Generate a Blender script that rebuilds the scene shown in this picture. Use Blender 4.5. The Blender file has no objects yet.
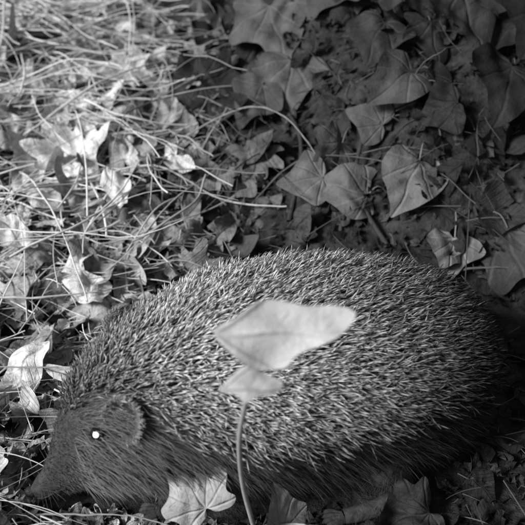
import bpy, math, numpy as np
from mathutils import Vector
rng=np.random.default_rng(7)
S=0.01
sc=bpy.context.scene
sc.view_settings.view_transform='Standard'
sc.view_settings.look='None'
sc.view_settings.exposure=0
# ---------------------------------------------------------------- helpers
def sstep(a,b,x):
    t=np.clip((x-a)/(b-a),0,1); return t*t*(3-2*t)
def nrm(v): return v/(np.linalg.norm(v,axis=-1,keepdims=True)+1e-9)
def H(x,y):
    x=np.asarray(x,float); y=np.asarray(y,float)
    t=np.maximum(0,y-9)
    s=0.32+(0.95-0.32)*sstep(-12,18,x)
    z=s*55*(1-np.exp(-t/55))
    away=sstep(8,16,np.hypot((x-0.5)/1.6,y))*np.exp(-np.maximum(0,np.hypot(x,y)-150)/100)
    z=z+away*(0.8*np.sin(x*.23+1)*np.sin(y*.19+.5)+.45*np.sin(x*.6+y*.35)+.3*np.sin(x*.9-y*1.1+2))
    return z
def Hn(x,y):
    e=.5
    return nrm(np.stack([-(H(x+e,y)-H(x-e,y))/(2*e),-(H(x,y+e)-H(x,y-e))/(2*e),np.ones_like(np.asarray(x,float))],-1))
def make(name,V,F,A,mat,parent=None,smooth=True):
    me=bpy.data.meshes.new(name)
    V=np.asarray(V,float)*S
    me.from_pydata(V.tolist(),[],[list(f) for f in F] if not isinstance(F,np.ndarray) else F.tolist())
    if A is not None:
        at=me.attributes.new("luv",'FLOAT_VECTOR','POINT')
        at.data.foreach_set("vector",np.asarray(A,np.float32).ravel())
    if smooth: me.polygons.foreach_set("use_smooth",[True]*len(me.polygons))
    me.materials.append(mat); me.update()
    ob=bpy.data.objects.new(name,me); sc.collection.objects.link(ob)
    if parent: ob.parent=parent
    return ob
def empty(name):
    ob=bpy.data.objects.new(name,None); sc.collection.objects.link(ob); ob.empty_display_size=.02; return ob
def tubes(P,R,m=4,tone=None,u=None):
    P=np.asarray(P,float);R=np.asarray(R,float);N,K,_=P.shape
    T=np.empty_like(P);T[:,1:-1]=P[:,2:]-P[:,:-2];T[:,0]=P[:,1]-P[:,0];T[:,-1]=P[:,-1]-P[:,-2];T=nrm(T)
    ref=nrm(rng.normal(size=(N,1,3)))+np.zeros_like(P)
    a=nrm(np.cross(T,ref));b=np.cross(T,a)
    ang=np.arange(m)*2*np.pi/m
    V=P[:,:,None,:]+R[:,:,None,None]*(a[:,:,None,:]*np.cos(ang)[None,None,:,None]+b[:,:,None,:]*np.sin(ang)[None,None,:,None])
    n=np.arange(N)[:,None,None]*K*m;k=np.arange(K-1)[None,:,None]*m;j=np.arange(m)[None,None,:];j2=(j+1)%m
    F=np.stack([n+k+j,n+k+j2,n+k+m+j2,n+k+m+j],-1).reshape(-1,4)
    if tone is None: tone=rng.random(N)
    A=np.empty((N,K,m,3));A[...,0]=(ang/6.2832)[None,None,:] if u is None else np.asarray(u)[:,None,None];A[...,1]=np.linspace(0,1,K)[None,:,None];A[...,2]=np.asarray(tone)[:,None,None]
    return V.reshape(-1,3),F,A.reshape(-1,3)
class Batch:
    def __init__(s): s.V=[];s.F=[];s.A=[];s.n=0
    def add(s,V,F,A):
        s.V.append(V);s.A.append(A)
        if isinstance(F,np.ndarray): s.F+= (F+s.n).tolist()
        else: s.F+=[[i+s.n for i in f] for f in F]
        s.n+=len(V)
    def make(s,name,mat,parent=None): return make(name,np.concatenate(s.V),s.F,np.concatenate(s.A),mat,parent)
def catmull(P,n,closed=False):
    P=np.asarray(P,float);N=len(P)
    t=np.linspace(0,N if closed else N-1,n,endpoint=not closed)
    i=np.floor(t).astype(int); 
    if not closed: i=np.minimum(i,N-2)
    f=(t-i)[:,None]
    g=(lambda k:P[k%N]) if closed else (lambda k:P[np.clip(k,0,N-1)])
    a,b,c,e=g(i-1),g(i),g(i+1),g(i+2)
    return .5*((2*b)+(c-a)*f+(2*a-5*b+4*c-e)*f**2+(3*b-a-3*c+e)*f**3)
# hedgehog body stations: x, top z, bottom z, half width, centre y
T=np.array([(-12.0,1.75,1.25,.12,-5.95),(-11.7,2.3,1.1,.38,-5.85),(-11.2,3.0,1.0,.65,-5.65),(-10.7,4.3,1.1,1.0,-5.35),(-10.1,6.1,1.2,1.55,-5.0),(-9.3,7.8,1.5,2.3,-4.6),(-8.2,8.9,1.8,3.1,-4.1),(-6.8,9.7,1.9,3.8,-3.5),(-5,10.2,1.7,4.6,-2.7),(-3,10.6,1.2,5.4,-1.8),(0,10.6,.8,6.2,-.9),(3,10.3,.7,6.5,-.1),(6,9.6,.6,6.5,.6),(9,8.6,.6,6.0,1.4),(11.2,7.4,.9,5.1,2.1),(12.7,6.0,1.5,3.7,2.7),(13.5,4.2,2.5,.9,3.0)])
# ---------------------------------------------------------------- materials
class NT:
    def __init__(s,name,rough=.6,spec=.3):
        s.m=bpy.data.materials.new(name);s.m.use_nodes=True;s.t=s.m.node_tree;s.b=s.t.nodes["Principled BSDF"]
        s.b.inputs["Roughness"].default_value=rough;s.b.inputs["Specular IOR Level"].default_value=spec
        s.at=s.t.nodes.new("ShaderNodeAttribute");s.at.attribute_name="luv"
        s.sep=s.t.nodes.new("ShaderNodeSeparateXYZ");s.t.links.new(s.at.outputs["Vector"],s.sep.inputs[0])
        s.x,s.y,s.z=s.sep.outputs
        s.tc=s.t.nodes.new("ShaderNodeTexCoord").outputs["Object"]
    def math(s,op,a,b=None,c=None):
        n=s.t.nodes.new("ShaderNodeMath");n.operation=op
        for i,v in enumerate((a,b,c)):
            if v is None: continue
            if isinstance(v,(int,float)): n.inputs[i].default_value=v
            else: s.t.links.new(v,n.inputs[i])
        return n.outputs[0]
    def ramp(s,v,stops,interp='LINEAR'):
        n=s.t.nodes.new("ShaderNodeValToRGB");n.color_ramp.interpolation=interp
        e=n.color_ramp.elements
        while len(e)<len(stops): e.new(.5)
        for q,(pp,c) in zip(e,stops): q.position=pp;q.color=(c,c,c,1)
        s.t.links.new(v,n.inputs[0]);return n.outputs[0]
    def noise(s,scale,detail=4,vec=None,rough=.6):
        n=s.t.nodes.new("ShaderNodeTexNoise");n.inputs["Scale"].default_value=scale;n.inputs["Detail"].default_value=detail;n.inputs["Roughness"].default_value=rough
        s.t.links.new(vec or s.tc,n.inputs["Vector"]);return n.outputs[0]
    def grey(s,v):
        n=s.t.nodes.new("ShaderNodeCombineColor")
        for i in range(3): s.t.links.new(v,n.inputs[i])
        s.t.links.new(n.outputs[0],s.b.inputs["Base Color"])
    def bump(s,v,dist,strength=1):
        n=s.t.nodes.new("ShaderNodeBump");n.inputs["Distance"].default_value=dist;n.inputs["Strength"].default_value=strength
        s.t.links.new(v,n.inputs["Height"]);s.t.links.new(n.outputs[0],s.b.inputs["Normal"])
def mat_leaf(name,lo,hi,vein=.35,spacing=.62,rough=.5,spec=.35,blotch=.5,pinnate=False,nscale=75):
    m=NT(name,rough,spec)
    base=m.ramp(m.z,[(0,lo),(1,hi)])
    r=m.math('SQRT',m.math('ADD',m.math('MULTIPLY',m.x,m.x),m.math('MULTIPLY',m.y,m.y)))
    if pinnate:
        mid=m.math('ABSOLUTE',m.x)
        q=m.math('FRACT',m.math('MULTIPLY',m.math('SUBTRACT',m.y,m.math('MULTIPLY',mid,.8)),7.))
        side=m.math('MULTIPLY',m.math('ABSOLUTE',m.math('SUBTRACT',q,.5)),.13)
        dist=m.math('MINIMUM',m.math('SUBTRACT',mid,.004),m.math('ADD',side,.012))
    else:
        th=m.math('ARCTAN2',m.x,m.y)
        f=m.math('ABSOLUTE',m.math('SUBTRACT',m.math('FRACT',m.math('ADD',m.math('DIVIDE',th,spacing),.5)),.5))
        d1=m.math('MULTIPLY',m.math('MULTIPLY',f,r),spacing)
        q=m.math('FRACT',m.math('MULTIPLY',m.math('SUBTRACT',r,m.math('MULTIPLY',d1,.9)),6.))
        side=m.math('MULTIPLY',m.math('ABSOLUTE',m.math('SUBTRACT',q,.5)),.16)
        dist=m.math('MINIMUM',m.math('SUBTRACT',d1,.004),m.math('ADD',side,.018))
    v=m.ramp(dist,[(0,1),(.026,0)])
    nz=m.noise(nscale,4,rough=.7)
    nzc=m.ramp(nz,[(.3,0),(.7,1)])
    mul=m.math('ADD',m.math('ADD',1-blotch*.5,m.math('MULTIPLY',nzc,blotch)),m.math('MULTIPLY',v,vein))
    m.grey(m.math('MULTIPLY',base,mul))
    m.bump(m.math('ADD',m.math('MULTIPLY',v,-.5),m.math('MULTIPLY',nz,1.6)),.0012,.9)
    return m.m
M_litter=mat_leaf("dead_leaf",.015,.72,vein=-.25,pinnate=True,rough=.75,spec=.12,blotch=.8,nscale=150)
M_ivy=mat_leaf("ivy_leaf_surface",.014,.2,vein=.3,rough=.65,spec=.18,blotch=.6)
M_ivyf=mat_leaf("ivy_leaf_surface_pale",.08,.5,vein=.15,rough=.6,spec=.22,blotch=.4)
M_young=mat_leaf("young_leaf_surface",.36,.46,vein=.02,rough=.6,spec=.25,blotch=.15)
def mat_strand(name,lo,hi,rough=.6,nz=.5):
    m=NT(name,rough,.2);b=m.ramp(m.z,[(0,lo),(1,hi)]);n=m.noise(250,2)
    m.grey(m.math('MULTIPLY',b,m.math('ADD',1-nz*.5,m.math('MULTIPLY',n,nz))));return m.m
M_straw=mat_strand("dry_straw",.02,.9);M_twig=mat_strand("twig_bark",.04,.5,.8,1.)
M_stem=mat_strand("green_stem",.08,.36)
m=NT("soil",.95,.1);n1=m.noise(60,6,rough=.75);n2=m.noise(6,3)
m.grey(m.math('MULTIPLY',m.ramp(n1,[(.35,.01),(.7,.07)]),m.math('ADD',.5,n2)));m.bump(n1,.006);M_soil=m.m
m=NT("spine",.75,.08)
v=m.math('ADD',m.y,m.math('MULTIPLY',m.math('SUBTRACT',m.z,.5),.35))
m.grey(m.math('MULTIPLY',m.math('MULTIPLY',m.ramp(v,[(0,.2),(.35,.34),(.5,.56),(.68,.56),(.76,.2),(.86,.2),(.93,.48),(1,.48)]),m.ramp(m.math('FRACT',m.math('MULTIPLY',m.z,37.)),[(0,.5),(1,1.1)])),m.x));M_spine=m.m
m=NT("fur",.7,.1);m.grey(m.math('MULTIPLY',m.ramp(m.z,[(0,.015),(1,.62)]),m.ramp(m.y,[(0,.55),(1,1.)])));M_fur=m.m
m=NT("skin_undercoat",.85,.1);m.grey(m.ramp(m.noise(300,2),[(.3,.03),(.7,.07)]));M_skin=m.m
m=NT("ear_skin",.8,.15);nn=m.noise(260,3);m.grey(m.ramp(nn,[(.3,.07),(.7,.15)]));m.bump(nn,.001);M_ear=m.m
m=NT("foot_skin",.8,.15);nn=m.noise(260,3);m.grey(m.ramp(nn,[(.3,.03),(.7,.07)]));m.bump(nn,.001);M_foot=m.m
m=NT("nose_skin",.5,.3);nn=m.noise(900,2);m.grey(m.ramp(nn,[(.3,.012),(.7,.03)]));m.bump(nn,.0004);M_nose=m.m
m=NT("eye",.08,.6);m.b.inputs["Base Color"].default_value=(.01,.01,.01,1);M_eye=m.m
m=NT("eyeshine_pupil",.2,.5);m.b.inputs["Base Color"].default_value=(.9,.9,.9,1);m.b.inputs["Emission Color"].default_value=(1,1,1,1);m.b.inputs["Emission Strength"].default_value=1.0;M_shine=m.m  # reflected lamp light painted as a white, self-glowing pupil
# ---------------------------------------------------------------- ground
ax=np.unique(np.concatenate([np.linspace(-60,60,200),60+60*(np.linspace(0,1,26)**3)*60,-60-60*(np.linspace(0,1,26)**3)*60]))
ay=np.unique(np.concatenate([np.linspace(-40,120,240),120+60*(np.linspace(0,1,26)**3)*60,-40-60*(np.linspace(0,1,20)**3)*60]))
X,Y=np.meshgrid(ax,ay,indexing='xy')
Z=H(X,Y)+.12*np.sin(X*3.1+Y*1.7)*np.sin(Y*2.9-X)
V=np.stack([X,Y,Z],-1).reshape(-1,3)
nx=len(ax);ny=len(ay);i=np.arange(nx-1)[None,:];j=np.arange(ny-1)[:,None]*nx
F=np.stack([i+j,i+j+1,i+j+1+nx,i+j+nx],-1).reshape(-1,4)
make("ground",V,F,None,M_soil)
# ---------------------------------------------------------------- leaves
def half(pts):
    pts=np.array(pts,float);L=pts[::-1].copy();L[:,0]*=-1
    return np.concatenate([pts,L[1:-1]])
def ragged(o,amp):
    r=np.random.default_rng(3);o=o.copy();return o+r.normal(size=o.shape)*amp
OUT={
 'ivy5':(half([(0,.0),(.12,-.13),(.36,-.2),(.50,-.12),(.47,.06),(.62,.24),(.63,.40),(.42,.46),(.30,.56),(.17,.82),(0,1.)]),96,(0,.28)),
 'ivy3':(half([(0,.0),(.14,-.10),(.38,-.10),(.56,.08),(.62,.26),(.46,.42),(.32,.56),(.18,.78),(0,1.)]),84,(0,.3)),
 'heart':(half([(0,.03),(.12,-.10),(.32,-.12),(.48,.05),(.50,.28),(.42,.50),(.26,.72),(.11,.88),(0,1.)]),76,(0,.35)),
 'oval':(half([(0,0),(.10,.08),(.24,.3),(.27,.5),(.2,.75),(.08,.93),(0,1.)]),36,(0,.5)),
 'lance':(half([(0,0),(.06,.1),(.13,.35),(.13,.6),(.07,.85),(0,1.)]),28,(0,.5)),
 'maple':(half([(0,0),(.2,-.08),(.46,-.1),(.36,.1),(.66,.22),(.7,.42),(.46,.4),(.3,.48),(.34,.72),(.18,.72),(0,1.)]),88,(0,.3)),
 'scrap':(ragged(half([(0,0),(.2,.05),(.34,.3),(.2,.45),(.36,.7),(.15,.8),(0,1.)]),.09),40,(0,.5)),
 'young':(np.array([(-.02,.0),(-.12,.15),(-.23,.32),(-.19,.62),(-.21,.85),(-.14,1.0),(-.02,.93),(.09,.73),(.17,.58),(.27,.48),(.25,.27),(.13,.12)]),96,(.02,.45)),
 'young2':(np.array([(0,0),(-.25,.25),(-.36,.45),(-.28,.7),(-.08,1.0),(.08,.87),(.1,.6),(.22,.43),(.08,.25)]),72,(-.08,.5)),
}
def template(kind,nr):
    o,n,c=OUT[kind];o=catmull(o,n,True);c=np.array(c)
    pts=[c[None]]
    for r in np.linspace(0,1,nr+1)[1:]: pts.append(c+(o-c)*r)
    pts=np.concatenate(pts);F=[]
    for k in range(n): F.append([0,1+k,1+(k+1)%n])
    for r in range(nr-1):
        a=1+r*n;b=a+n
        for k in range(n): F.append([a+k,b+k,b+(k+1)%n,a+(k+1)%n])
    return pts,F
TP={k:template(k,6) for k in OUT}
TPL={k:template(k,3) for k in OUT}
def leaf(B,kind,pos,n,ang,size,curl=0.,fold=0.,crumple=.03,tone=.5,lo=False,anchor=(0,0),down=(0,-.5,-.87),side=0.):
    pts,F=(TPL if lo else TP)[kind]
    x=pts[:,0]-0;y=pts[:,1]
    ph=rng.random(6)*6.28;a=rng.normal(size=6)
    z=curl*(y-.4)**2*1.2+fold*np.abs(x)+side*x*x
    z=z+crumple*(np.sin(x*7+ph[0]+a[0]*y*3)+np.sin(y*8+ph[1]+a[1]*x*4)+.6*np.sin(13*x+9*y+ph[2])+.5*np.sin(19*x-15*y+ph[5]))
    jx=x+crumple*.6*np.sin(y*9+ph[3]);jy=y+crumple*.6*np.sin(x*8+ph[4])
    n=nrm(np.array(n,float));dn=np.array(down,float);t=nrm(dn-np.dot(dn,n)*n);b=np.cross(t,n)
    ca,sa=math.cos(ang),math.sin(ang);t2=t*ca+b*sa;b2=np.cross(t2,n)
    V=np.array(pos)+size*((jx-anchor[0])[:,None]*b2+(jy-anchor[1])[:,None]*t2+z[:,None]*n)
    A=np.stack([x,y,np.full(len(x),tone)],-1)
    B.add(V,F,A)
def bright(x,y):   # pale dry litter on the left, tone darkened rightward to paint in lamp falloff
    return 1-sstep(-12,3,np.asarray(x)+.10*np.asarray(y)-.5)
def hog_in(x,y,k=.85):
    x=np.asarray(x,float);y=np.asarray(y,float)
    yc=np.interp(x,T[:,0],T[:,4]);hw=np.interp(x,T[:,0],T[:,3]);return (x>-12.6)&(x<13.9)&(np.abs(y-yc)<hw*k+.15)
B=Batch()
kinds=['oval','scrap','lance','maple','scrap','oval','scrap','ivy3']
def scatter(N,smin,smax,xr,yr,lo,lift,kk=kinds,hk=.9):
    c=0
    while c<N:
        x=rng.uniform(*xr);y=rng.uniform(*yr)
        s=smin+(smax-smin)*rng.random()**1.8
        under=(x<-4 and y<-5.5)
        if hog_in(x,y,.6 if under else hk) or (s>1.6 and hog_in(x,y,hk+.25)): continue
        b=float(bright(x,y))
        if y<-5 and x>-9: s=min(s,1.2)
        n=Hn(x,y)+rng.normal(size=3)*.42+np.array([-.1,-.2,0])
        tone=b*rng.uniform(.35,1.)+(1-b)*rng.uniform(.0,.12)
        if x>2: tone*=.6  # right side darkened again, light falloff put into leaf tone
        if rng.random()<.2: tone*=.35
        leaf(B,kk[rng.integers(len(kk))],(x,y,float(H(x,y))+rng.uniform(0,lift)*(.4 if hog_in(x,y,1.3) else 1)),n,rng.uniform(0,6.28),s,
             curl=rng.normal()*.7,fold=rng.normal()*.45,side=rng.normal()*1.,crumple=rng.uniform(.02,.085),tone=tone,lo=lo,anchor=(0,.5))
        c+=1
scatter(3800,.4,1.5,(-26,26),(-12,40),True,.7)
scatter(450,.4,1.2,(-13,4),(-9.5,-4),True,.5)
scatter(360,1.6,4.2,(-26,26),(-12,40),False,1.2)
scatter(300,1.6,4.2,(-26,-2),(-5,48),False,1.9)
scatter(1300,2,5.,(-60,50),(30,110),True,2.2)
scatter(200,2,7,(-60,-26),(-20,60),True,1.5);scatter(200,2,7,(26,60),(-20,60),True,1.5);scatter(200,1,4,(-30,30),(-35,-10),True,1.)
B.make("dead_leaf_litter",M_litter)
for (x,y,z,k,s,a,tone) in [(-16.2,24,3.0,'maple',6.2,1.7,.95),(-14.8,3.4,1.6,'oval',4.6,.5,.9),(-6.8,22.3,2.6,'scrap',3.2,2.6,.9),(-12.5,12,2.2,'scrap',4.6,2.8,.8),(-11,19,2.4,'oval',3.8,-.6,.8),(-18,15,2.2,'oval',4.2,2.3,.9),(-14.5,31,2.6,'scrap',4.,1.2,.75),(-8,29,2.4,'oval',4.,.2,.5),(-13,36,2.6,'maple',4.5,.2,.7)]:
    B=Batch();leaf(B,k,(x,y,float(H(x,y))+z),(-.05,-.5,.85),a,s,curl=.4,fold=.3,side=-.7,crumple=.065,tone=tone,anchor=(0,.5));B.make("dead_leaf",M_litter)
# --- dry grass / straw
def straws(N,xr,yr,Lr,rr,dens,liftmax,K=9,cvs=.35,tlo=.3):
    P=[];R=[];TT=[]
    while len(P)<N:
        x=rng.uniform(*xr);y=rng.uniform(*yr)
        b=float(bright(x,y))
        if rng.random()>dens+(1-dens)*b or hog_in(x,y,1.05): continue
        L=rng.uniform(*Lr)*(.4+.6*rng.random());a=rng.normal()*.8 if rng.random()<.45 else rng.uniform(0,6.28);cv=rng.normal()*cvs/max(L,5)*2
        t=np.linspace(-.5,.5,K)*L;h=a+cv*t*(1+.5*np.sin(t*.7))
        px=x+np.cumsum(np.cos(h))*L/K;py=y+np.cumsum(np.sin(h))*L/K
        px-=px.mean()-x;py-=py.mean()-y
        if hog_in(px,py,1.05).any(): continue
        l0=rng.uniform(.1,liftmax);pz=H(px,py).mean()*.5+H(px,py)*.5+l0+rng.normal()*.1*t+rng.uniform(0,.12)*L*(1-(2*t/L)**2)*rng.random()
        pz=np.maximum(pz,H(px,py)+.05)
        P.append(np.stack([px,py,pz],-1));r=rng.uniform(*rr);R.append(np.linspace(r,r*rng.uniform(.3,1),K))
        TT.append((b*rng.uniform(tlo,1.)+(1-b)*rng.uniform(.0,.14))*(1 if rng.random()>.2 else .4))  # straw tone carries the same painted falloff
    return tubes(P,R,4,TT)
B=Batch()
B.add(*straws(1000,(-28,18),(-10,45),(3,12),(.02,.065),.15,2.2,9,.22))
B.add(*straws(260,(-28,-3),(12,60),(10,26),(.03,.1),.05,4.5,14,.35,.6))
B.add(*straws(1000,(-60,0),(32,100),(6,28),(.04,.12),.05,5.,10,.35,.5))
B.add(*straws(2000,(-28,22),(-12,35),(.8,3.),(.02,.05),.3,1.6,4))
B.make("dry_grass",M_straw)
# --- twigs
def twig(name,pts,r,tone=.5,mat=None,K=40,taper=.4):
    P=catmull(pts,K);P=P+np.cumsum(rng.normal(size=P.shape)*.02,0)
    R=np.linspace(r,r*taper,K)*(1+.12*rng.normal(size=K));V,F,A=tubes(P[None],R[None],8,[tone]);return make(name,V,F,A,mat or M_twig)
def gp(x,y,h): return (x,y,float(H(x,y))+h)
twig("twig",[gp(-9,25,.8),gp(-5,26,2.2),gp(-1,25.5,3.2),gp(2,23.5,3.),gp(4.2,20.5,1.9)],.1,.4)
twig("twig",[gp(-22,21,2),gp(-14,20.5,3),gp(-8,20.5,3),gp(-3,19,2.),gp(2,17.5,1.)],.12,.9)
twig("twig",[gp(-1,19,.8),gp(3,20,1.8),gp(8,19,1.6),gp(11,17,2)],.08,.12)
twig("twig",[gp(11,24,.5),gp(12,23,3),gp(13,21.5,5),gp(12.8,20,7)],.06,.12)
twig("twig",[gp(-22,10,2),gp(-15,9.5,2.8),gp(-9,12,2.)],.11,.9)
twig("twig",[gp(-20,27,3),gp(-14,30,4.5),gp(-9,36,4.)],.12,1.)
twig("twig",[gp(-12,-6.8,.8),gp(-8,-7.0,1.2),gp(-4,-7.6,1.)],.07,.5)
twig("twig",[gp(12,12,1.),gp(16,11.5,1.8),gp(23,12,1)],.12,.12)
twig("twig",[gp(-2,-8.6,.8),gp(1,-7.8,1.3),gp(4.5,-8.5,1.6)],.09,.7)
# ---------------------------------------------------------------- ivy on the bank
ivy=empty("ivy_plant");B=Batch();PB=Batch()
def ivyleaf(x,y,h,k,s,a,tone,n=None,lo=False,**kw):
    z=float(H(x,y));pos=np.array([x,y,z+h])
    if n is None: n=np.array([rng.normal()*.25,-.62+rng.normal()*.22,.7])
    kw.setdefault('curl',-.2+rng.normal()*.18);kw.setdefault('fold',rng.uniform(-.15,.25))
    leaf(B,k,pos,n,a,s,crumple=rng.uniform(.02,.045),tone=tone,lo=lo,anchor=(0,.3),**kw)
    nn=nrm(np.array(n,float));dn=np.array((0,-.5,-.87));t=nrm(dn-np.dot(dn,nn)*nn);b=np.cross(t,nn);t2=t*math.cos(a)+b*math.sin(a)
    base=pos-t2*.3*s;g=base-t2*1.5;g=np.array([g[0],g[1]+1,0]);g[2]=float(H(g[0],g[1]))
    P=catmull([base,base*.6+g*.4+np.array([0,0,.5]),g],7);V,F,A=tubes(P[None],np.full((1,7),.06),5,[tone*.5]);PB.add(V,F,A)
for q in [(-7.7,49,2,'ivy5',6.,.4,.35),(1.0,33.6,3,'ivy5',6.3,-.3,.36),(2.2,28.5,2.5,'ivy3',5.2,.1,.36),(6.2,33.5,3,'ivy5',5.5,.6,.18),
 (-.6,27.6,2,'ivy3',4.2,.5,.2),(10.3,22.6,3,'heart',4.4,.9,.25),(15.2,25.8,4,'ivy5',6.,-.15,.12),(5.4,20.5,2.2,'ivy5',3.6,.9,.36),(8.3,21.8,2,'ivy3',3.2,2.0,.3),
 (3.4,18.4,2.,'ivy3',3.5,1.4,.55),(6.6,17.4,1.4,'heart',4.4,1.8,.52),(18.6,12.5,2.4,'ivy5',6.4,-.9,.2),(18,21,3,'ivy3',5.8,.5,.02),(-6,32.3,2,'ivy3',4.6,1.,.2),(11.5,30,4,'ivy5',5.2,-.6,.1),(20.5,24,4,'ivy5',6.,.6,.01),(9,27,3,'ivy3',4.5,.3,.08)]:  # rightmost leaves toned down, light falloff put in their colour
    ivyleaf(*q)
ivyleaf(10.8,16.8,2.2,'heart',4.8,.5,.62,n=[.15,-.62,.75],curl=-.3,fold=.15)
ivyleaf(13.3,12.6,1.7,'ivy3',3.4,.3,.72,n=[.1,-.6,.8],curl=-.25,fold=.15)
c=0
while c<300:
    x=rng.uniform(-12,42);y=rng.uniform(14,90)
    if x< -12+ .0*y+ (18 if y<26 else 4)*rng.random()+2: continue
    if y<28 and rng.random()<.7: continue
    ivyleaf(x,y,rng.uniform(.3,2.2),['ivy5','ivy3','heart'][rng.integers(3)],rng.uniform(2.,5.),rng.normal()*.9,rng.uniform(.0,.15)*(1-.9*float(sstep(6,18,x))),n=np.array([rng.normal()*.45,-.6+rng.normal()*.4,.65]),lo=True);c+=1  # leaf tone drops to the right: painted light falloff
B.make("leaves",M_ivy,ivy);PB.make("petioles",M_stem,ivy)
B=Batch()
for pts,r in [([gp(9,14,.3),gp(7,19,1.),gp(9,26,1.),gp(6,36,1)],.2),([gp(2,17,.3),gp(3,24,1.),gp(0,33,1.),gp(3,44,1)],.2)]:
    P=catmull(pts,40);V,F,A=tubes(P[None],np.linspace(r,r*.6,40)[None],8,[.0]);B.add(V,F,A)
B.make("woody_stems",M_twig,ivy)
# low ivy in front of the animal
B=Batch();leaf(B,'ivy5',(-3.35,-7.6,3.5),(-.1,-.84,.54),2.5,3.1,curl=-.15,fold=.06,crumple=.03,tone=.62,anchor=(0,.33));B.make("ivy_leaf",M_ivyf)
B=Batch();leaf(B,'ivy3',(.8,-7.6,1.9),(.7,-.55,.4),2.9,2.6,curl=.2,fold=.3,crumple=.02,tone=.35,anchor=(0,.35));B.make("ivy_leaf",M_ivyf)
B=Batch();leaf(B,'ivy5',(7.3,-7.2,1.0),(.1,-.5,.8),1.3,3.2,curl=.3,fold=.1,crumple=.06,tone=.03,anchor=(0,.35));B.make("ivy_leaf",M_ivy)
# ---------------------------------------------------------------- young plant in front of hedgehog
sp=empty("seedling_plant")
stem=catmull([(-.4,-7.1,0),(-.9,-8.3,4.6),(-.95,-10.4,9.8),(-.6,-12.0,13.6),(-.35,-12.3,14.9),(.1,-11.5,15.9)],40)
V,F,A=tubes(stem[None],np.linspace(.14,.07,40)[None],8,[.9]);make("stem",V,F,A,M_stem,sp)
B=Batch();leaf(B,'young',(.55,-12.1,16.7),(.0,-.80,.6),-math.pi/2,4.8,curl=.12,crumple=.025,tone=.8,anchor=(.02,.45))
leaf(B,'young2',(-.42,-12.9,15.2),(0,-.78,.62),-math.pi/2,2.2,curl=-.2,crumple=.02,tone=.5,anchor=(-.08,.5));B.make("leaves",M_young,sp)
# ---------------------------------------------------------------- hedgehog
hog=empty("hedgehog")
def sec(s):
    s=np.clip(np.asarray(s,float),0,len(T)-1);i=np.minimum(np.floor(s).astype(int),len(T)-2);f=(s-i)[...,None]
    g=lambda k:T[np.clip(k,0,len(T)-1)]
    a,b,c,e=g(i-1),g(i),g(i+1),g(i+2)
    return .5*((2*b)+(c-a)*f+(2*a-5*b+4*c-e)*f**2+(3*b-a-3*c+e)*f**3)
def s_of(x): return float(np.interp(x,T[:,0],np.arange(len(T))))
def surf(s,ph):
    q=sec(s);x,top,bot,hw,yc=[q[...,k] for k in range(5)]
    zc=bot+.42*(top-bot);cy=np.cos(ph);sz=np.sin(ph)
    cy=np.sign(cy)*np.abs(cy)**.92;sz=np.sign(sz)*np.abs(sz)**.92
    return np.stack([x,yc-hw*cy,zc+np.where(sz>0,top-zc,zc-bot)*sz],-1)
def frame(s,ph):
    e=.02;P=surf(s,ph);ds=surf(s+e,ph)-surf(s-e,ph);dp=surf(s,ph+e)-surf(s,ph-e)
    n=nrm(np.cross(ds,dp));c=np.stack([P[...,0],sec(s)[...,4],sec(s)[...,2]*.6+sec(s)[...,1]*.4],-1)
    fl=np.sign((n*(P-c)).sum(-1,keepdims=True));n=n*np.where(fl==0,1,fl)
    return P,n,nrm(ds),np.linalg.norm(np.cross(ds,dp),axis=-1)
ns,npn=96,64
ss=np.linspace(0,len(T)-1,ns);pp=np.arange(npn)*2*np.pi/npn
G=surf(ss[:,None]+0*pp[None],pp[None]+0*ss[:,None]);V=G.reshape(-1,3)
i=np.arange(ns-1)[:,None]*npn;j=np.arange(npn)[None];j2=(j+1)%npn
F=np.stack([i+j,i+j2,i+npn+j2,i+npn+j],-1).reshape(-1,4).tolist()+[list(range(npn)),list(range((ns-1)*npn,ns*npn))]
make("body",V,F,None,M_skin,hog)
ZBX=[-10.4,-9.6,-8.6,-7.4,-6,-4.5,-3,0,5,9,11.5,13.4];ZBZ=[6.4,7.2,8.0,8.5,8.6,7.6,6.6,5.8,5.8,6.0,5.6,4.4]
def samp(N):
    s=rng.uniform(0,len(T)-1,N*6);ph=rng.uniform(0,2*np.pi,N*6);P,n,t,a=frame(s,ph);k=rng.random(N*6)<a/np.percentile(a,99.5);return P[k],n[k],t[k],s[k],ph[k]
Pq,nq,tq,_,_=samp(26000)
zb=np.interp(Pq[:,0],ZBX,ZBZ)+rng.normal(size=len(Pq))*.45*np.interp(Pq[:,0],[-8,-4],[.5,1])
k=(Pq[:,2]>zb)&(Pq[:,0]>-10.3);Ps,nsn,ts=Pq[k],nq[k],tq[k]
idx=rng.permutation(len(Ps))[:21000];Ps,nsn,ts=Ps[idx],nsn[idx],ts[idx];N=len(Ps)
dirn=nrm(nsn*rng.uniform(.3,.9,(N,1))+ts*.85+np.array([0,0,-.12])+rng.normal(size=(N,3))*.3)
L=rng.uniform(.75,1.3,N)*np.interp(Ps[:,0],[-10.2,-8,-4],[.6,.8,1.])
K=6;tt=np.linspace(0,1,K)
PP=Ps[:,None]-nsn[:,None]*.1+dirn[:,None]*(L[:,None]*tt)[...,None]+(nsn[:,None]*(.12*L[:,None]*np.sin(tt*3.14))[...,None])
RR=np.array([.026,.036,.038,.036,.028,.008])[None]*rng.uniform(.8,1.15,(N,1))
edge=np.interp(Ps[:,2]-np.interp(Ps[:,0],ZBX,ZBZ),[0,2.2],[.5,1.])  # shade on the lower flank painted into spine tone
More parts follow.
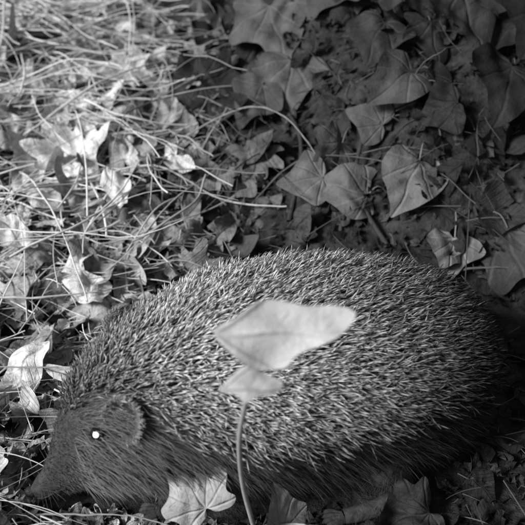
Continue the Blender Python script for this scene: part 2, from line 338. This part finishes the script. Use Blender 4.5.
V,F,A=tubes(PP,RR,4,None,edge*np.interp(Ps[:,0]+rng.normal(size=N)*.7,[-10,-7,-3,2,6,10,13],[.8,1.25,1.35,1.05,.65,.28,.12]));make("spines",V,F,A,M_spine,hog)  # spines darken toward the rump: lamp falloff painted into their colour
def fur(P,n,t,L,r,tone,lay=.35,droop=-.25,jit=.2):
    N=len(P);dd=nrm(n*lay+t*.9+np.array([0,0,1])*droop+rng.normal(size=(N,3))*jit)
    tt=np.linspace(0,1,4);Q=P[:,None]-n[:,None]*.03+dd[:,None]*(L[:,None]*tt)[...,None]+np.array([0,0,-1.])*(.18*L[:,None]*tt**2)[...,None]
    Q[...,2]=np.maximum(Q[...,2],.1)
    return tubes(Q,r*np.array([1,.85,.55,.05])[None]*np.ones((N,1)),3,tone)
B=Batch();P,n,t,s,ph=samp(16000)
zb=np.interp(P[:,0],ZBX,ZBZ);k=(P[:,2]<zb+.7)&(P[:,0]>-9.0)&(P[:,2]>.6)
P,n,t=P[k],n[k],t[k];idx=rng.permutation(len(P))[:20000];P,n,t=P[idx],n[idx],t[idx]
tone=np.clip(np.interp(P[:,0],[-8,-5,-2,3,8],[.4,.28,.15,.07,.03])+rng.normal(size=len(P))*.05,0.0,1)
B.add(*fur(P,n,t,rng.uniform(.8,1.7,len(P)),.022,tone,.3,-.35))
s=rng.uniform(.7,8,45000);ph=rng.uniform(-1.2,4.3,45000);P,n,t,a=frame(s,ph);k=rng.random(45000)<a/np.percentile(a,97);P,n,t=P[k],n[k],t[k]
k=(P[:,2]<np.interp(P[:,0],ZBX,ZBZ)+.5)|(P[:,0]<-10.2);P,n,t=P[k],n[k],t[k]
EX,EP=-7.7,.42
eyeP=frame(np.array([s_of(EX)]),np.array([EP]))[0][0]
de=np.linalg.norm(P-eyeP,axis=1);k=de>.4;P,n,t,de=P[k],n[k],t[k],de[k]
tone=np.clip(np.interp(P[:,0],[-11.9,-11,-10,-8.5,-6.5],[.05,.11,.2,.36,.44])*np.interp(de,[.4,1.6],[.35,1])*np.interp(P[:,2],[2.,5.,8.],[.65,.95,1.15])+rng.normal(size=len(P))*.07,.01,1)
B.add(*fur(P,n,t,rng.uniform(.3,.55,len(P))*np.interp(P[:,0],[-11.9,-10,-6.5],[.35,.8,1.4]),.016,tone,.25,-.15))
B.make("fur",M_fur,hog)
# ear
def ear(cx,cy,cz,nv,name,sz=1.0):
    nr,na=7,24;V=[];n=nrm(np.array(nv,float));up=nrm(np.array([.25,0,1.])-np.dot([.25,0,1.],n)*n);rt=np.cross(up,n)
    for layer in (0,1):
        for r in np.linspace(0,1,nr):
            for a in np.arange(na)*2*np.pi/na:
                x=math.cos(a)*.88*r*sz;y=math.sin(a)*.95*r*sz;z=.62*r*r*sz-(.08 if layer else 0)-(.55*sz*max(0,-math.sin(a))*r)-.1*sz*max(0,math.cos(a*1))*r
                V.append(np.array([cx,cy,cz])+rt*x+up*y+n*z)
    F=[]
    for l in (0,1):
        o=l*nr*na
        for r in range(nr-1):
            for a in range(na):
                f=[o+r*na+a,o+r*na+(a+1)%na,o+(r+1)*na+(a+1)%na,o+(r+1)*na+a];F.append(f if l==0 else f[::-1])
    for a in range(na): F.append([(nr-1)*na+a,(nr-1)*na+(a+1)%na,nr*na+(nr-1)*na+(a+1)%na,nr*na+(nr-1)*na+a])
    make(name,V,F,None,M_ear,hog)
    V=np.array(V);rim=np.concatenate([np.repeat(V[(nr-2)*na:nr*na],16,0),np.repeat(V[na:(nr-2)*na],3,0),np.repeat(V[nr*na+2*na:],8,0)]);rim=rim+rng.normal(size=rim.shape)*.05
    N=len(rim);nn=np.tile(n,(N,1));out=nrm(rim-np.array([cx,cy,cz]));dd=nrm(out*.5+nn*.25+np.array([.5,0,0.])+rng.normal(size=(N,3))*.3)
    tt=np.linspace(0,1,3);Q=rim[:,None]+dd[:,None]*(rng.uniform(.08,.24,N)[:,None]*tt)[...,None]
    rr=np.linalg.norm(rim-np.array([cx,cy,cz]),axis=1)/sz
    V2,F2,A2=tubes(Q,np.array([.013,.01,.002])[None]*np.ones((N,1)),3,np.clip(np.interp(rr,[.35,.75,1.],[.06,.25,.95])+rng.normal(size=N)*.08,0,1));make(name+"_hair",V2,F2,A2,M_fur,hog)
ear(-6.3,-6.7,7.5,(-.35,-.8,.5),"ear_near",1.15)
ear(-7.4,-1.0,8.6,(-.45,.8,.35),"ear_far",.9)
def ball(name,c,r,mat,sx=1,sy=1,sz=1,nu=24,nv=16):
    th=np.linspace(0,np.pi,nv);a=np.arange(nu)*2*np.pi/nu
    V=np.stack([np.sin(th)[:,None]*np.cos(a)*sx,np.sin(th)[:,None]*np.sin(a)*sy,np.cos(th)[:,None]*sz+0*a],-1).reshape(-1,3)*r+np.array(c)
    i=np.arange(nv-1)[:,None]*nu;j=np.arange(nu)[None];F=np.stack([i+j,i+nu+j,i+nu+(j+1)%nu,i+(j+1)%nu],-1).reshape(-1,4)
    make(name,V,F,None,mat,hog)
for nm,phs in (("near",EP),("far",np.pi-EP)):
    P,n,t,_=frame(np.array([s_of(EX)]),np.array([phs]));P,n=P[0],n[0]
    ball("eye_"+nm,P-n*.02,.36,M_eye)
    view=nrm(n*.5+np.array([.05,-.7,.5]) if nm=="near" else n);ball("pupil_"+nm,P-n*.02+view*.22,.18,M_shine)
ball("nose",(-11.95,-5.95,1.55),.34,M_nose,1.1,.95,.85)
mp=[]
for a in np.linspace(1.2,4.2,12):
    P,n,t,_=frame(np.array([a]),np.array([-.45]));mp.append(P[0]+n[0]*.02)
V,F,A=tubes(np.array(mp)[None],np.full((1,12),.05),6,[.0]);make("mouth",V,F,A,M_nose,hog)
Q=[]
for k in range(26):
    P,n,t,_=frame(np.array([rng.uniform(1.5,3.2)]),np.array([rng.uniform(-.3,.6)+(0 if k%2 else 2.8)]));P,n,t=P[0],n[0],t[0]
    dd=nrm(n*.8+t*.5+rng.normal(size=3)*.25);q=np.linspace(0,1,6)[:,None]*rng.uniform(.8,1.5);Q.append(P+dd*q+np.array([0,0,-.08])*q**2)
V,F,A=tubes(np.array(Q),np.linspace(.009,.003,6)[None]*np.ones((26,1)),3,np.full(26,.3));make("whiskers",V,F,A,M_fur,hog)
def leg(name,pts,rad,toedir,foot):
    B=Batch();P=catmull(pts,24);R=np.interp(np.linspace(0,1,24),np.linspace(0,1,len(rad)),rad);B.add(*tubes(P[None],R[None],12,[.3]))
    td=nrm(np.array(toedir,float));sd=np.cross(td,[0,0,1])
    for k in range(5):
        o=(k-2)/2.;a=nrm(td+sd*o*.45);b0=np.array(foot)+sd*o*.32;ln=.75-.18*abs(o)
        q=catmull([b0-a*.2,b0+a*ln*.5+np.array([0,0,.08]),b0+a*ln,b0+a*(ln+.22)+np.array([0,0,-.12])],12)
        B.add(*tubes(q[None],np.interp(np.linspace(0,1,12),[0,.5,.75,.85,1],[.17,.16,.15,.07,.01])[None],8,[.4]))
    B.make(name,M_foot,hog)
    n_=nrm(rng.normal(size=(2000,3)));ii=rng.integers(0,19,2000);Q=P[ii]+n_*R[ii][:,None]*.95;tg=nrm(np.array(pts[-1])-np.array(pts[0]))*np.ones((2000,3))
    V,F,A=fur(Q,n_,tg,rng.uniform(.3,.7,2000),.02,np.clip(.05+rng.normal(size=2000)*.03,0,1),.3,-.1);make(name+"_fur",V,F,A,M_fur,hog)
leg("front_leg_near",[(-4.4,-4.6,4.0),(-4.0,-5.6,2.6),(-4.7,-6.0,1.4),(-5.0,-6.1,.5),(-5.5,-6.2,.3)],[1.5,1.1,.75,.5,.38],(-1,-.25,0),(-5.6,-6.2,.25))
leg("front_leg_far",[(-6.2,-.5,3.6),(-5.6,.3,2.4),(-6.2,.6,1.2),(-6.5,.6,.5),(-7.,.6,.3)],[1.2,.9,.6,.45,.35],(-1,.1,0),(-7.1,.6,.25))
leg("hind_leg_near",[(8.6,-2.4,3.6),(6.2,-4.6,2.8),(7.0,-5.0,1.6),(7.4,-5.3,.8),(6.,-6.1,.45),(4.2,-6.6,.35)],[1.9,1.4,.9,.55,.48,.42],(-1,-.25,0),(4.0,-6.65,.3))
leg("hind_leg_far",[(8.2,5.0,3.6),(5.6,5.8,2.6),(6.6,6,1.6),(7.2,6.1,.7),(6.,6.,.35),(4.9,5.9,.3)],[1.6,1.2,.8,.5,.42,.4],(-1,.2,0),(4.8,5.9,.25))
# ---------------------------------------------------------------- light
D=np.array([-.72,-.44,.56]);D=D/np.linalg.norm(D)
w=bpy.data.worlds.new("World");sc.world=w;w.use_nodes=True;nt=w.node_tree
sky=nt.nodes.new("ShaderNodeTexSky");sky.sky_type='NISHITA';sky.sun_disc=False;sky.sun_elevation=math.asin(D[2]);sky.sun_rotation=math.atan2(D[0],D[1])
bw=nt.nodes.new("ShaderNodeRGBToBW");nt.links.new(sky.outputs[0],bw.inputs[0]);nt.links.new(bw.outputs[0],nt.nodes["Background"].inputs[0]);nt.nodes["Background"].inputs[1].default_value=.085
sl=bpy.data.lights.new("sun",'SUN');sl.energy=4.9;sl.angle=math.radians(18);so=bpy.data.objects.new("sun",sl);sc.collection.objects.link(so);so.rotation_euler=Vector(D).to_track_quat('Z','Y').to_euler();so.location=(-1,-1,2)
# ---------------------------------------------------------------- camera
cam=bpy.data.cameras.new("camera");co=bpy.data.objects.new("camera",cam);sc.collection.objects.link(co);sc.camera=co
cam.sensor_width=36;cam.lens=18/math.tan(math.radians(19));cam.clip_start=.01;cam.clip_end=300
co.location=(0,-.326,.33);co.rotation_euler=(math.radians(90-33),0,0)
cam.dof.use_dof=True;cam.dof.focus_distance=.43;cam.dof.aperture_fstop=12
